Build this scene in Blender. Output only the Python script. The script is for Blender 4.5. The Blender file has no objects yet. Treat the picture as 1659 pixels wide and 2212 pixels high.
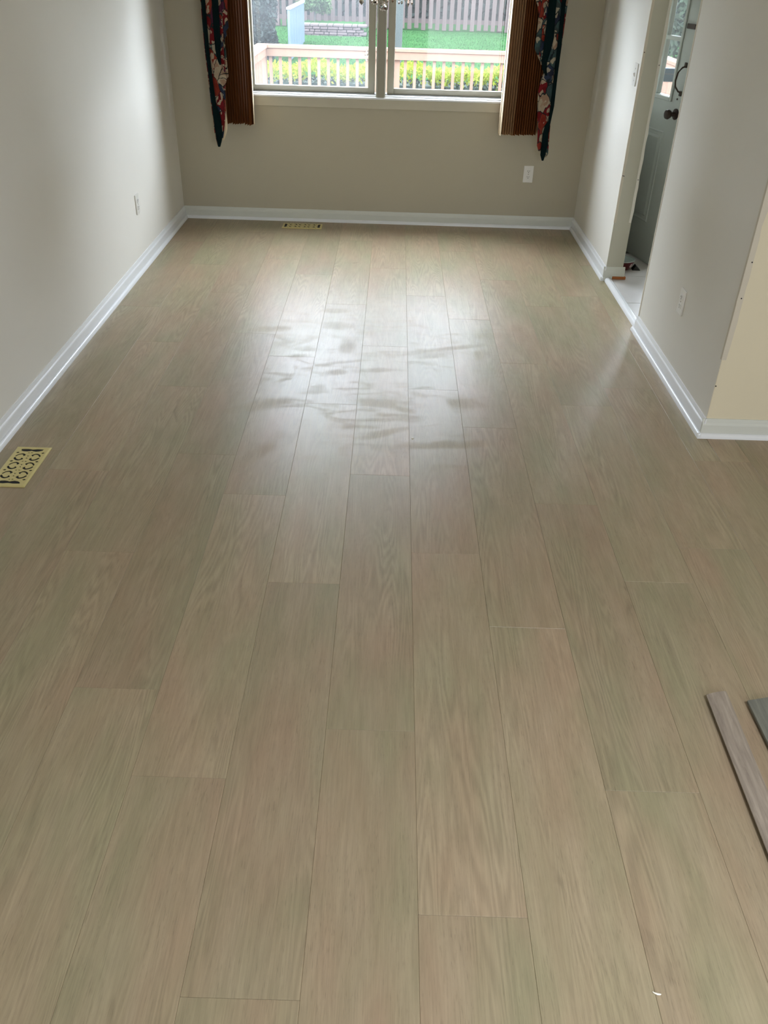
import bpy, bmesh, math, random
from mathutils import Vector, Matrix
random.seed(7)
C = bpy.context.scene.collection
PI = math.pi

# ---------------------------------------------------------------- camera
FPX, PITCH, ROLL, YAW, CAM_H = 1821.749, 0.5847852, 0.0315770, -0.0016468, 1.673
cp, sp, cr, sr, cy, sy = math.cos(PITCH), math.sin(PITCH), math.cos(ROLL), math.sin(ROLL), math.cos(YAW), math.sin(YAW)
fwd = Vector((0, cp, -sp)); up0 = Vector((0, sp, cp)); rt0 = Vector((1, 0, 0))
rt = cr * rt0 + sr * up0; up = -sr * rt0 + cr * up0
ZR = Matrix.Rotation(YAW, 3, 'Z')
rt, up, fwd = ZR @ rt, ZR @ up, ZR @ fwd
cam_d = bpy.data.cameras.new('camera'); cam = bpy.data.objects.new('camera', cam_d); C.objects.link(cam)
rot = Matrix((rt, up, -fwd)).transposed()
cam.matrix_world = Matrix.Translation((0, 0, CAM_H)) @ rot.to_4x4()
cam_d.sensor_fit = 'HORIZONTAL'; cam_d.sensor_width = 36; cam_d.lens = FPX / 1659 * 36
cam_d.clip_start = 0.05; cam_d.clip_end = 300
bpy.context.scene.camera = cam
def at(x, y, Y):                                   # measured point of the photograph on the plane Y
    d = rt * ((x - 829.5) / FPX) + up * ((1106 - y) / FPX) + fwd
    t = Y / d.y
    return Vector((d.x * t, Y, CAM_H + d.z * t))

# ---------------------------------------------------------------- sky, lights, exposure
SKY = 26.5
world = bpy.data.worlds.new('overcast_sky'); bpy.context.scene.world = world; world.use_nodes = True
wn = world.node_tree; wbg = wn.nodes['Background']
tc = wn.nodes.new('ShaderNodeTexCoord'); sep = wn.nodes.new('ShaderNodeSeparateXYZ'); ramp = wn.nodes.new('ShaderNodeValToRGB')
wn.links.new(tc.outputs['Generated'], sep.inputs[0]); wn.links.new(sep.outputs['Z'], ramp.inputs[0])
ramp.color_ramp.elements[0].color = (0.76, 0.86, 1.0, 1); ramp.color_ramp.elements[0].position = 0.0
ramp.color_ramp.elements[1].color = (0.82, 0.90, 1.0, 1); ramp.color_ramp.elements[1].position = 1.0
wn.links.new(ramp.outputs[0], wbg.inputs['Color']); wbg.inputs['Strength'].default_value = SKY

def area(name, loc, rot_, sx, sy_, power, color=(1, 1, 1), portal=False):
    l = bpy.data.lights.new(name, 'AREA'); l.shape = 'RECTANGLE'; l.size = sx; l.size_y = sy_
    l.energy = power; l.color = color
    if portal: l.cycles.is_portal = True
    o = bpy.data.objects.new(name, l); C.objects.link(o); o.location = loc; o.rotation_euler = rot_
    return o
# daylight through the dining window and the kitchen openings (portals only guide the sky's own light)
area('window_portal', (-0.11, 6.60, 1.45), (-PI/2, 0, 0), 1.90, 1.25, 1, portal=True)
area('kitchen_window_portal', (3.3, 6.60, 1.45), (-PI/2, 0, 0), 1.2, 1.1, 1, portal=True)
area('kitchen_door_portal', (1.96, 6.66, 1.03), (-PI/2, 0, 0), 0.9, 2.0, 1, portal=True)
# daylight of the front windows in the far wall behind the camera; then an added fill lamp for the near floor
area('front_window_light', (1.35, -1.12, 1.12), (PI/2, 0, 0), 1.8, 1.8, 32, (0.95, 1.0, 1.10))
area('added_fill_light', (1.05, 0.0, 2.33), (0, 0, 0), .34, .34, 46, (0.95, 1.0, 1.10))

vs = bpy.context.scene.view_settings
vs.view_transform = 'Standard'; vs.look = 'None'; vs.gamma = 1; vs.use_curve_mapping = False
vs.exposure = 0.0

# ---------------------------------------------------------------- material helpers
def srgb(r, g, b):
    f = lambda c: (c/255/12.92) if c/255 <= .04045 else ((c/255+.055)/1.055)**2.4
    return (f(r), f(g), f(b), 1)
class NT:
    def __init__(s, name):
        s.m = bpy.data.materials.new(name); s.m.use_nodes = True; s.t = s.m.node_tree
        s.b = s.t.nodes['Principled BSDF']; s.out = s.t.nodes['Material Output']
    def n(s, t, **k):
        o = s.t.nodes.new(t)
        for a, v in k.items():
            if a.startswith('i_'):
                key = a[2:].replace('_', ' ')
                o.inputs[int(key) if key.isdigit() else key].default_value = v
            else: setattr(o, a, v)
        return o
    def l(s, a, b): s.t.links.new(a, b)
    def mapr(s, src, a, b, c, d):
        o = s.n('ShaderNodeMapRange', i_1=a, i_2=b, i_3=c, i_4=d); s.l(src, o.inputs[0]); return o.outputs[0]
    def math(s, op, a, b=None, clamp=False):
        o = s.n('ShaderNodeMath', operation=op, use_clamp=clamp)
        for i, v in enumerate((a, b)):
            if v is None: continue
            if isinstance(v, (int, float)): o.inputs[i].default_value = v
            else: s.l(v, o.inputs[i])
        return o.outputs[0]
    def mix(s, fac, a, b, blend='MIX'):
        o = s.n('ShaderNodeMix', data_type='RGBA', blend_type=blend)
        for i, v in ((0, fac), (6, a), (7, b)):
            if isinstance(v, (int, float)): o.inputs[i].default_value = v
            elif isinstance(v, tuple): o.inputs[i].default_value = v
            else: s.l(v, o.inputs[i])
        return o.outputs[2]
    def noise(s, vec, scale, detail=4, rough=.5, dist=0):
        o = s.n('ShaderNodeTexNoise', i_Scale=scale, i_Detail=detail, i_Roughness=rough, i_Distortion=dist)
        if vec is not None: s.l(vec, o.inputs['Vector'])
        return o.outputs['Fac']
    def bump(s, h, strength, dist=.002):
        o = s.n('ShaderNodeBump', i_Strength=strength, i_Distance=dist); s.l(h, o.inputs['Height']); s.l(o.outputs[0], s.b.inputs['Normal'])
def simple(name, col, rough=.5, metal=0, spec=.5, var=.08, scale=12, bump=0, bscale=200):
    M = NT(name); c = srgb(*col)
    co = M.n('ShaderNodeTexCoord').outputs['Object']
    nz = M.noise(co, scale, 4, .6)
    dark = tuple(v * (1 - var) for v in c[:3]) + (1,); lite = tuple(min(1, v * (1 + var)) for v in c[:3]) + (1,)
    M.l(M.mix(nz, dark, lite), M.b.inputs['Base Color'])
    M.b.inputs['Roughness'].default_value = rough; M.b.inputs['Metallic'].default_value = metal
    M.b.inputs['Specular IOR Level'].default_value = spec
    if bump: M.bump(M.noise(co, bscale, 3), bump, .001)
    return M.m

paint_cool = simple('paint_off_white', (226, 223, 213), .75, spec=.25, var=.025, scale=2.5, bump=.12, bscale=160)
paint_cream2 = simple('paint_yellow_cream', (222, 212, 184), .72, spec=.25, var=.03, scale=2.5, bump=.12, bscale=160)
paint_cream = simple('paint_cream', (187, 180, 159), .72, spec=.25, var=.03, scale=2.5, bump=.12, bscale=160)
paint_grey = simple('paint_grey_primer', (190, 188, 172), .7, spec=.25, var=.04, scale=6, bump=.1)
primer = simple('bare_primer_strip', (206, 198, 180), .7, spec=.25, var=.05, scale=14, bump=.15)
trim_white = simple('trim_white_gloss', (232, 234, 234), .28, spec=.5, var=.02, scale=5, bump=.05, bscale=60)
trim_worn = simple('trim_worn_white', (212, 214, 204), .4, spec=.4, var=.05, scale=9, bump=.1, bscale=60)
ceiling_m = simple('ceiling_white', (228, 226, 220), .9, spec=.1, var=.02)
casing_m = simple('window_casing_paint', (196, 190, 170), .5, spec=.35, var=.03)
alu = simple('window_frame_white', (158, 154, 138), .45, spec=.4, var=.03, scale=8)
alu_grey = simple('window_track_grey', (120, 120, 116), .45, spec=.4, var=.05, scale=12)
plate_white = simple('switch_plate_white', (228, 226, 218), .3, spec=.5, var=.01)
black_m = simple('dark_slot', (14, 13, 12), .8, var=.1)
brass = simple('polished_brass', (214, 200, 138), .4, metal=.45, var=.06, scale=30)
brass_old = simple('aged_brass', (150, 128, 84), .42, metal=.7, var=.1, scale=30)
iron = simple('dark_bronze', (58, 46, 38), .4, metal=.6, var=.15, scale=30)
door_white = simple('door_painted_grey_white', (178, 184, 176), .42, spec=.4, var=.04, scale=6)
outer_wall = simple('exterior_siding', (200, 196, 186), .8, var=.04)
shim_m = simple('raw_orange_wood', (176, 104, 48), .6, var=.15, scale=40)
bowl_red = simple('bowl_maroon', (84, 22, 24), .35, var=.1, scale=20)
bowl_in = simple('bowl_enamel_grey', (176, 190, 188), .3, var=.05, scale=10)
rubber = simple('black_rubber', (18, 17, 17), .6, var=.1)
decal_m = simple('pale_mark', (205, 180, 178), .5, var=.02)
scrap_m = simple('white_scrap', (250, 246, 232), .5, var=.02)
storm_m = simple('storm_door_blue_grey', (92, 108, 118), .4, metal=.3, var=.04)
lining_m = None

def wood_outdoor(name, a, b):
    M = NT(name); co = M.n('ShaderNodeTexCoord').outputs['Object']
    mp = M.n('ShaderNodeMapping', i_Scale=(30, 30, 3)); M.l(co, mp.inputs[0])
    nz = M.noise(mp.outputs[0], 1.5, 5, .6, .6)
    oi = M.n('ShaderNodeObjectInfo')
    base = M.mix(nz, srgb(*a), srgb(*b))
    hs = M.n('ShaderNodeHueSaturation'); M.l(base, hs.inputs['Color']); M.l(M.mapr(oi.outputs['Random'], 0, 1, .86, 1.1), hs.inputs['Value'])
    M.l(hs.outputs[0], M.b.inputs['Base Color']); M.b.inputs['Roughness'].default_value = .9; M.b.inputs['Specular IOR Level'].default_value = .05
    return M.m
deck_wood = wood_outdoor('stained_deck_wood', (92, 74, 63), (114, 92, 78))
fence_wood = wood_outdoor('weathered_fence_wood', (50, 44, 43), (68, 60, 57))

# floor: printed vinyl oak, one pattern per plank through the object's random value
def floor_material():
    M = NT('vinyl_oak_plank')
    pos = M.n('ShaderNodeNewGeometry').outputs['Position']
    oi = M.n('ShaderNodeObjectInfo').outputs['Random']
    off = M.n('ShaderNodeCombineXYZ'); M.l(M.math('MULTIPLY', oi, 37.0), off.inputs[0]); M.l(M.math('MULTIPLY', oi, 91.0), off.inputs[1]); M.l(M.math('MULTIPLY', oi, 13.0), off.inputs[2])
    add = M.n('ShaderNodeVectorMath', operation='ADD'); M.l(pos, add.inputs[0]); M.l(off.outputs[0], add.inputs[1]); v = add.outputs[0]
    def mp(sx, sy_):
        o = M.n('ShaderNodeMapping', i_Scale=(sx, sy_, 1)); M.l(v, o.inputs[0]); return o.outputs[0]
    fine = M.noise(mp(430, 10), 1, 3, .6)                  # fibres
    med = M.noise(mp(60, 3.2), 1, 4, .6, .4)              # streaks
    ring = M.math('SINE', M.math('ADD', M.math('MULTIPLY', M.noise(mp(8, .6), 1, 2, .45, .25), 190.0), M.math('MULTIPLY', M.noise(mp(90, 7), 1, 2), 4.0)))   # growth-ring contours
    ring2 = M.math('SINE', M.math('MULTIPLY', M.noise(mp(8.5, .8), 1, 3, .55, .3), 110.0))
    blot = M.noise(mp(5, 1.6), 1, 3, .5)                  # pink / olive drift
    blot2 = M.noise(mp(9, 2.2), 1.7, 3, .5)
    base = M.mix(M.mapr(blot, .35, .65, 0, 1), srgb(161, 138, 109), srgb(150, 141, 108))
    base = M.mix(M.mapr(blot2, .4, .7, 0, .45), base, srgb(170, 153, 124))
    g = M.math('ADD', M.math('MULTIPLY', M.math('SUBTRACT', med, .5), .22), M.math('MULTIPLY', M.math('SUBTRACT', fine, .5), .42))
    cm = M.mapr(M.noise(mp(6, .9), 1.3, 2), .44, .60, 0, 1)
    g = M.math('ADD', g, M.math('MULTIPLY', M.math('MULTIPLY', ring, cm), .085))
    g = M.math('ADD', g, M.math('MULTIPLY', ring2, .03))
    pore = M.mapr(M.noise(mp(620, 34), 1, 2, .5, .3), .58, .68, 0, .22)
    g = M.math('SUBTRACT', g, M.math('MULTIPLY', pore, M.mapr(M.noise(mp(22, 2.5), 1, 2), .35, .65, .25, 1)))
    val = M.math('ADD', 1.02, g)
    val = M.math('MULTIPLY', val, M.mapr(oi, 0, 1, .93, 1.06))
    knot = M.mapr(M.noise(mp(12, 3.5), 1, 2, .5, 1.2), .72, .80, 0, .22)
    val = M.math('SUBTRACT', val, knot)
    hs = M.n('ShaderNodeHueSaturation', i_Saturation=.92); M.l(base, hs.inputs['Color']); M.l(val, hs.inputs['Value'])
    M.l(hs.outputs[0], M.b.inputs['Base Color'])
    # dried wipe marks and footprints left on the finish in the middle of the floor
    sp_ = M.n('ShaderNodeSeparateXYZ'); M.l(pos, sp_.inputs[0]); X, Y = sp_.outputs[0], sp_.outputs[1]
    wob = M.math('MULTIPLY', M.math('SUBTRACT', M.noise(pos, 14, 4, .65), .5), 3.0)
    tot = None
    marks = [(-.24, 3.72, .055, .035, 0), (-.05, 3.76, .11, .03, .15), (-.02, 3.41, .13, .055, -.1), (-.27, 4.32, .09, .05, .1), (-.30, 4.55, .10, .04, 0),
             (-.62, 4.25, .12, .045, .2), (-.02, 3.12, .12, .03, .5), (.26, 3.04, .24, .035, .12), (.30, 4.05, .22, .03, .35), (.46, 3.98, .03, .07, 0),
             (-.52, 2.90, .04, .18, -.5), (.33, 3.43, .07, .07, 0), (.08, 3.35, .05, .03, -.4), (-.20, 4.05, .05, .10, 0), (-.55, 3.35, .16, .05, .5), (.55, 4.25, .11, .05, .2)]
    for mx, my, a, b, an in marks:
        dx = M.math('SUBTRACT', X, mx); dy = M.math('SUBTRACT', Y, my); c, s_ = math.cos(an), math.sin(an)
        u = M.math('DIVIDE', M.math('ADD', M.math('MULTIPLY', dx, c), M.math('MULTIPLY', dy, s_)), a)
        w = M.math('DIVIDE', M.math('SUBTRACT', M.math('MULTIPLY', dy, c), M.math('MULTIPLY', dx, s_)), b)
        r2 = M.math('ADD', M.math('ADD', M.math('MULTIPLY', u, u), M.math('MULTIPLY', w, w)), wob)
        k = M.mapr(r2, .2, 1.3, 1, 0)
        tot = k if tot is None else M.math('MAXIMUM', tot, k)
    dx = M.math('SUBTRACT', X, 0.0); dy = M.math('SUBTRACT', Y, 3.8)
    rr = M.math('ADD', M.math('MULTIPLY', M.math('MULTIPLY', dx, dx), 1.4), M.math('MULTIPLY', M.math('MULTIPLY', dy, dy), .7))
    zone = M.mapr(rr, .3, 1.3, 1, 0)
    sw = M.n('ShaderNodeMapping', i_Scale=(3.0, 7, 1)); M.l(pos, sw.inputs[0])
    film = M.math('MULTIPLY', M.mapr(M.noise(sw.outputs[0], 1.4, 5, .6, 1.6), .50, .68, 0, 1), zone)
    smear = M.math('MAXIMUM', M.math('MULTIPLY', tot, .5), M.math('MULTIPLY', film, .5))
    rough = M.math('ADD', M.mapr(fine, .3, .7, .35, .42), M.math('MULTIPLY', smear, .22))
    M.l(rough, M.b.inputs['Roughness'])
    M.b.inputs['Specular IOR Level'].default_value = .35
    h = M.math('ADD', M.math('MULTIPLY', fine, .6), M.math('MULTIPLY', med, .5))
    M.bump(h, .22, .0006)
    return M.m
floor_m = floor_material()

def offcut_material(name, a, b):
    M = NT(name); co = M.n('ShaderNodeTexCoord').outputs['Object']
    mp = M.n('ShaderNodeMapping', i_Scale=(70, 7, 1)); M.l(co, mp.inputs[0])
    nz = M.noise(mp.outputs[0], 1, 5, .65, .5); M.l(M.mix(M.mapr(nz, .3, .7, 0, 1), srgb(*a), srgb(*b)), M.b.inputs['Base Color'])
    M.b.inputs['Roughness'].default_value = .6; M.bump(nz, .3, .0008); return M.m
offcut_m = offcut_material('greyed_oak_molding', (128, 116, 104), (166, 154, 138))
offcut_dark = offcut_material('grey_backing', (96, 96, 88), (120, 120, 108))

def tile_material():
    M = NT('glazed_floor_tile'); co = M.n('ShaderNodeNewGeometry').outputs['Position']
    nz = M.noise(co, 3.5, 5, .6, .5); M.l(M.mix(nz, srgb(186, 182, 176), srgb(208, 206, 202)), M.b.inputs['Base Color'])
    M.b.inputs['Roughness'].default_value = .35; return M.m
tile_m = tile_material()
grout_m = simple('grout_grey', (120, 114, 106), .9)

def floral_material(name='floral_chintz', seed=0.0, scale=13.0):
    M = NT(name); pos = M.n('ShaderNodeNewGeometry').outputs['Position']
    mp = M.n('ShaderNodeMapping', i_Location=(seed, seed * 2, seed), i_Scale=(1.15, .35, .8)); M.l(pos, mp.inputs[0])
    wn_ = M.n('ShaderNodeTexNoise', i_Scale=9, i_Detail=3); M.l(mp.outputs[0], wn_.inputs[0])
    vm = M.n('ShaderNodeVectorMath', operation='MULTIPLY_ADD'); M.l(wn_.outputs['Color'], vm.inputs[0]); vm.inputs[1].default_value = (.09, .09, .09); M.l(mp.outputs[0], vm.inputs[2])
    v = vm.outputs[0]
    vo = M.n('ShaderNodeTexVoronoi', i_Scale=scale); M.l(v, vo.inputs['Vector'])
    sx = M.n('ShaderNodeSeparateXYZ'); M.l(vo.outputs['Color'], sx.inputs[0])
    rp = M.n('ShaderNodeValToRGB'); rp.color_ramp.interpolation = 'CONSTANT'
    cols = [(0, (157, 144, 122)), (.16, (103, 22, 27)), (.38, (57, 77, 77)), (.58, (154, 141, 119)), (.70, (122, 46, 33)), (.82, (39, 48, 66)), (.92, (77, 35, 57))]
    e = rp.color_ramp.elements
    for i, (p, c) in enumerate(cols):
        el = e[i] if i < 2 else e.new(p); el.position = p; el.color = srgb(*c)
    M.l(sx.outputs[0], rp.inputs[0])
    # petals inside each motif
    v2 = M.n('ShaderNodeTexVoronoi', i_Scale=scale * 3.1); M.l(v, v2.inputs['Vector'])
    s2 = M.n('ShaderNodeSeparateXYZ'); M.l(v2.outputs['Color'], s2.inputs[0])
    col = M.mix(M.mapr(s2.outputs[1], .3, .8, 0, .5), rp.outputs[0], srgb(196, 120, 96), 'MULTIPLY')
    col = M.mix(M.mapr(s2.outputs[0], .80, .84, 0, .75), col, srgb(166, 154, 130))
    ed = M.n('ShaderNodeTexVoronoi', feature='DISTANCE_TO_EDGE', i_Scale=scale); M.l(v, ed.inputs['Vector'])
    col = M.mix(M.mapr(ed.outputs['Distance'], .015, .035, 1, 0), col, srgb(24, 32, 34))
    M.l(col, M.b.inputs['Base Color']); M.b.inputs['Roughness'].default_value = .85; M.b.inputs['Specular IOR Level'].default_value = .15
    return M.m
floral = floral_material('floral_chintz', 3.1, 13.0)
floral2 = floral_material('floral_chintz_small', 5.4, 24.0)
border_m = simple('dark_green_sateen', (8, 24, 25), .9, spec=.08, var=.12, scale=20)
cream_lining = simple('cream_lining', (214, 198, 164), .85, var=.06, scale=20)

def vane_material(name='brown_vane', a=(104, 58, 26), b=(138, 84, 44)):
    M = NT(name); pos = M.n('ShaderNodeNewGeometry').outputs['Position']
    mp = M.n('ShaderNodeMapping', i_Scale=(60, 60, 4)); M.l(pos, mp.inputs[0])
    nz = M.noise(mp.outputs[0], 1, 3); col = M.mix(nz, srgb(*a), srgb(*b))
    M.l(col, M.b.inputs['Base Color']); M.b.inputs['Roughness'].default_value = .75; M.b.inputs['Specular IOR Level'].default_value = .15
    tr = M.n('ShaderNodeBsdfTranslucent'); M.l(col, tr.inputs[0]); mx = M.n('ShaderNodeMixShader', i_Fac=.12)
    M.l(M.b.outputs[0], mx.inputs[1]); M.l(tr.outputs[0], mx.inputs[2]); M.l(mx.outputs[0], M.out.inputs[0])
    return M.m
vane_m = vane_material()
vane_backlit = vane_material('backlit_vane', (156, 118, 84), (182, 146, 108))  # lighter copy of the brown vane, window backlight painted into its colour
vane_edge = simple('vane_cream_edge', (226, 206, 172), .5, var=.03)

def glass_material(name, dirt, tint=(1, 1, 1, 1)):
    M = NT(name); M.t.nodes.remove(M.b)
    tr = M.n('ShaderNodeBsdfTransparent'); tr.inputs[0].default_value = tint
    gl = M.n('ShaderNodeBsdfGlossy', i_Roughness=.03); lw_ = M.n('ShaderNodeLayerWeight', i_Blend=.5)
    fr = M.math('ADD', M.math('MULTIPLY', M.math('POWER', lw_.outputs['Facing'], 5.0), .9), .03)
    a = M.n('ShaderNodeMixShader'); M.l(fr, a.inputs[0]); M.l(tr.outputs[0], a.inputs[1]); M.l(gl.outputs[0], a.inputs[2])
    tl = M.n('ShaderNodeBsdfTranslucent'); tl.inputs[0].default_value = (.9, .95, 1, 1)
    pos = M.n('ShaderNodeNewGeometry').outputs['Position']
    nz = M.noise(pos, 2.2, 4, .6, .5)
    f = M.mapr(nz, .35, .7, dirt * .6, dirt * 1.3)
    b = M.n('ShaderNodeMixShader'); M.l(f, b.inputs[0]); M.l(a.outputs[0], b.inputs[1]); M.l(tl.outputs[0], b.inputs[2])
    M.l(b.outputs[0], M.out.inputs[0]); return M.m
glass_dusty = glass_material('dusty_window_glass', .019)
glass_clear = glass_material('window_glass', .005)
def crystal_material():
    M = NT('cut_crystal'); M.b.inputs['Transmission Weight'].default_value = 1; M.b.inputs['Roughness'].default_value = .02
    M.b.inputs['IOR'].default_value = 1.55; M.b.inputs['Base Color'].default_value = (1, .98, .98, 1); return M.m
crystal = crystal_material()
def leaf_material(name, a, b):
    M = NT(name); pos = M.n('ShaderNodeNewGeometry').outputs['Position']
    nz = M.noise(pos, 3.0, 3); n2 = M.n('ShaderNodeTexWhiteNoise'); 
    col = M.mix(M.mapr(nz, .35, .65, 0, 1), srgb(*a), srgb(*b)); M.l(col, M.b.inputs['Base Color']); M.b.inputs['Roughness'].default_value = .75; M.b.inputs['Specular IOR Level'].default_value = .2
    tl = M.n('ShaderNodeBsdfTranslucent'); M.l(col, tl.inputs[0]); mx = M.n('ShaderNodeMixShader', i_Fac=.35)
    M.l(M.b.outputs[0], mx.inputs[1]); M.l(tl.outputs[0], mx.inputs[2]); M.l(mx.outputs[0], M.out.inputs[0]); return M.m
leaf_bush = leaf_material('leaf_grey_green', (30, 43, 32), (59, 73, 56))
leaf_dark = leaf_material('leaf_dark_evergreen', (20, 28, 28), (32, 42, 38))
leaf_hedge = leaf_material('leaf_hedge_dark', (18, 27, 24), (32, 44, 30))
leaf_new = leaf_material('leaf_new_growth', (84, 96, 14), (100, 108, 28))
leaf_soft = leaf_material('leaf_soft_green', (40, 63, 35), (59, 79, 48))
def lawn_material():
    M = NT('mown_lawn'); pos = M.n('ShaderNodeNewGeometry').outputs['Position']
    a = M.noise(pos, 1.2, 5, .6); b = M.noise(pos, 22, 3, .6)
    c = M.mix(M.mapr(a, .3, .7, 0, 1), srgb(26, 52, 27), srgb(35, 61, 33)); c = M.mix(M.mapr(b, .3, .7, 0, .4), c, srgb(24, 46, 23))
    M.l(c, M.b.inputs['Base Color']); M.b.inputs['Roughness'].default_value = 1; M.b.inputs['Specular IOR Level'].default_value = 0; return M.m
lawn_m = lawn_material()
stone_m = simple('garden_wall_stone', (57, 48, 48), .9, var=.3, scale=6)
bark_m = simple('grey_green_bark', (35, 42, 40), .9, var=.15, scale=14)
blue_m = simple('pale_blue_vinyl', (61, 76, 87), .5, var=.04)
bluew_m = simple('white_vinyl', (108, 113, 116), .5, var=.02)

# ---------------------------------------------------------------- mesh helpers
def add_box(bm, x0, x1, y0, y1, z0, z1, bev=0, seg=1):
    vs_ = [bm.verts.new(p) for p in ((x0, y0, z0), (x1, y0, z0), (x1, y1, z0), (x0, y1, z0), (x0, y0, z1), (x1, y0, z1), (x1, y1, z1), (x0, y1, z1))]
    fs = [bm.faces.new([vs_[i] for i in f]) for f in ((3, 2, 1, 0), (4, 5, 6, 7), (0, 1, 5, 4), (1, 2, 6, 5), (2, 3, 7, 6), (3, 0, 4, 7))]
    if bev:
        es = list({e for f in fs for e in f.edges})
        bmesh.ops.bevel(bm, geom=es, offset=bev, segments=seg, affect='EDGES', profile=.5)
def BM(): return bmesh.new()
def box(x0, x1, y0, y1, z0, z1, bev=0, seg=1):
    bm = BM(); add_box(bm, x0, x1, y0, y1, z0, z1, bev, seg); return bm
def add_prism(bm, prof, p0, p1, ax):
    """profile points (a,b) swept from p0 to p1; ax(a,b)->offset vector"""
    A = [bm.verts.new(Vector(p0) + ax(a, b)) for a, b in prof]; B = [bm.verts.new(Vector(p1) + ax(a, b)) for a, b in prof]
    n = len(prof)
    for i in range(n): bm.faces.new((A[i], A[(i+1) % n], B[(i+1) % n], B[i]))
    bm.faces.new(A[::-1]); bm.faces.new(B)
def add_poly(bm, pts, n, th):
    n = Vector(n).normalized() * th
    A = [bm.verts.new(Vector(p)) for p in pts]; B = [bm.verts.new(Vector(p) + n) for p in pts]; k = len(pts)
    for i in range(k): bm.faces.new((A[i], A[(i+1) % k], B[(i+1) % k], B[i]))
    bm.faces.new(A[::-1]); bm.faces.new(B)
def add_lathe(bm, prof, seg=24, org=(0, 0, 0), M=None):
    rings = []
    for r, z in prof:
        if r < 1e-6: rings.append([bm.verts.new((0, 0, z))])
        else: rings.append([bm.verts.new((r*math.cos(2*PI*i/seg), r*math.sin(2*PI*i/seg), z)) for i in range(seg)])
    for a, b in zip(rings, rings[1:]):
        for i in range(seg):
            j = (i+1) % seg
            if len(a) == 1 and len(b) == 1: continue
            if len(a) == 1: bm.faces.new((a[0], b[j], b[i]))
            elif len(b) == 1: bm.faces.new((a[i], a[j], b[0]))
            else: bm.faces.new((a[i], a[j], b[j], b[i]))
    vv = [v for r in rings for v in r]
    T = Matrix.Translation(org) @ (M if M else Matrix())
    for v in vv: v.co = T @ v.co
def add_tube(bm, pts, rad, seg=10):
    pts = [Vector(p) for p in pts]; rings = []
    for i, p in enumerate(pts):
        d = (pts[min(i+1, len(pts)-1)] - pts[max(i-1, 0)]).normalized()
        a = d.orthogonal().normalized(); 
        ref = Vector((0, 0, 1)) if abs(d.z) < .9 else Vector((1, 0, 0)); a = d.cross(ref).normalized(); b = d.cross(a)
        r = rad[i] if isinstance(rad, (list, tuple)) else rad
        rings.append([bm.verts.new(p + r*(a*math.cos(2*PI*k/seg) + b*math.sin(2*PI*k/seg))) for k in range(seg)])
    for A, B in zip(rings, rings[1:]):
        for k in range(seg): bm.faces.new((A[k], A[(k+1) % seg], B[(k+1) % seg], B[k]))
    bm.faces.new(rings[0][::-1]); bm.faces.new(rings[-1])
def obj(name, bm, mat, parent=None, smooth=False, loc=None):
    bmesh.ops.recalc_face_normals(bm, faces=bm.faces)
    me = bpy.data.meshes.new(name); bm.to_mesh(me); bm.free()
    if smooth:
        for p in me.polygons: p.use_smooth = True
        try: me.set_sharp_from_angle(angle=math.radians(35))
        except Exception: pass
    if mat: me.materials.append(mat)
    o = bpy.data.objects.new(name, me); C.objects.link(o)
    if parent: o.parent = parent
    if loc: o.location = loc
    return o
def thing(name, label, cat, loc=(0, 0, 0), rotz=0, group=None):
    o = bpy.data.objects.new(name, None); C.objects.link(o); o.location = loc; o.rotation_euler = (0, 0, rotz)
    o.empty_display_size = .05
    o['label'] = label; o['category'] = cat
    if group: o['group'] = group
    return o
def tag(o, label, cat, group=None):
    o['label'] = label; o['category'] = cat
    if group: o['group'] = group
    return o
def struct(o, label=None, cat=None):
    o['kind'] = 'structure'
    if label: o['label'] = label
    if cat: o['category'] = cat
    return o
def dup(root, loc=None, rotz=None, label=None):
    def cpy(o, par):
        c = o.copy(); C.objects.link(c); c.parent = par
        for ch in o.children: cpy(ch, c)
        return c
    r = cpy(root, None)
    if loc is not None: r.location = loc
    if rotz is not None: r.rotation_euler = (0, 0, rotz)
    if label: r['label'] = label
    return r

# ---------------------------------------------------------------- room shell
XL, XR, YB, YC, YJ0, YJ1, TH = -1.537, 1.345, 6.42, 3.19, 4.395, 5.25, .105
XE, YF, ZC = 4.2, -1.2, 2.44
WX0, WX1, WZ0, WZ1 = -1.03, 0.80, .835, 2.06            # dining window opening
w = BM(); add_box(w, XL-.15, XL, YF-.2, YB+.22, -.05, ZC+.1)
struct(obj('wall_left', w, paint_cool), 'long off-white painted wall along the left side', 'wall')
w = BM()
add_box(w, XL, WX0, YB, YB+.2, -.05, ZC+.1); add_box(w, WX1, XR+TH/2, YB, YB+.2, -.05, ZC+.1)
add_box(w, WX0, WX1, YB, YB+.2, -.05, WZ0); add_box(w, WX0, WX1, YB, YB+.2, WZ1, ZC+.1)
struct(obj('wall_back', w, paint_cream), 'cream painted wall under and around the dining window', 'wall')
w = BM(); DX0, DX1 = 1.50, 2.43; KX0, KX1, KZ0, KZ1 = 2.75, 3.85, 1.0, 2.0
add_box(w, XR+TH/2, DX0, YB, YB+.2, -.05, ZC+.1); add_box(w, DX0, DX1, YB, YB+.2, 2.06, ZC+.1)
add_box(w, DX1, KX0, YB, YB+.2, -.05, ZC+.1); add_box(w, KX0, KX1, YB, YB+.2, -.05, KZ0); add_box(w, KX0, KX1, YB, YB+.2, KZ1, ZC+.1)
add_box(w, KX1, XE+.15, YB, YB+.2, -.05, ZC+.1)
struct(obj('wall_kitchen_back', w, paint_cool), 'wall around the back door beyond the doorway', 'wall')
w = BM(); add_box(w, XR, XR+TH, YJ1, YB, -.05, ZC+.1)
add_box(w, XR, XR+TH, YJ0, YJ1, 2.08, ZC+.1)
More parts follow.
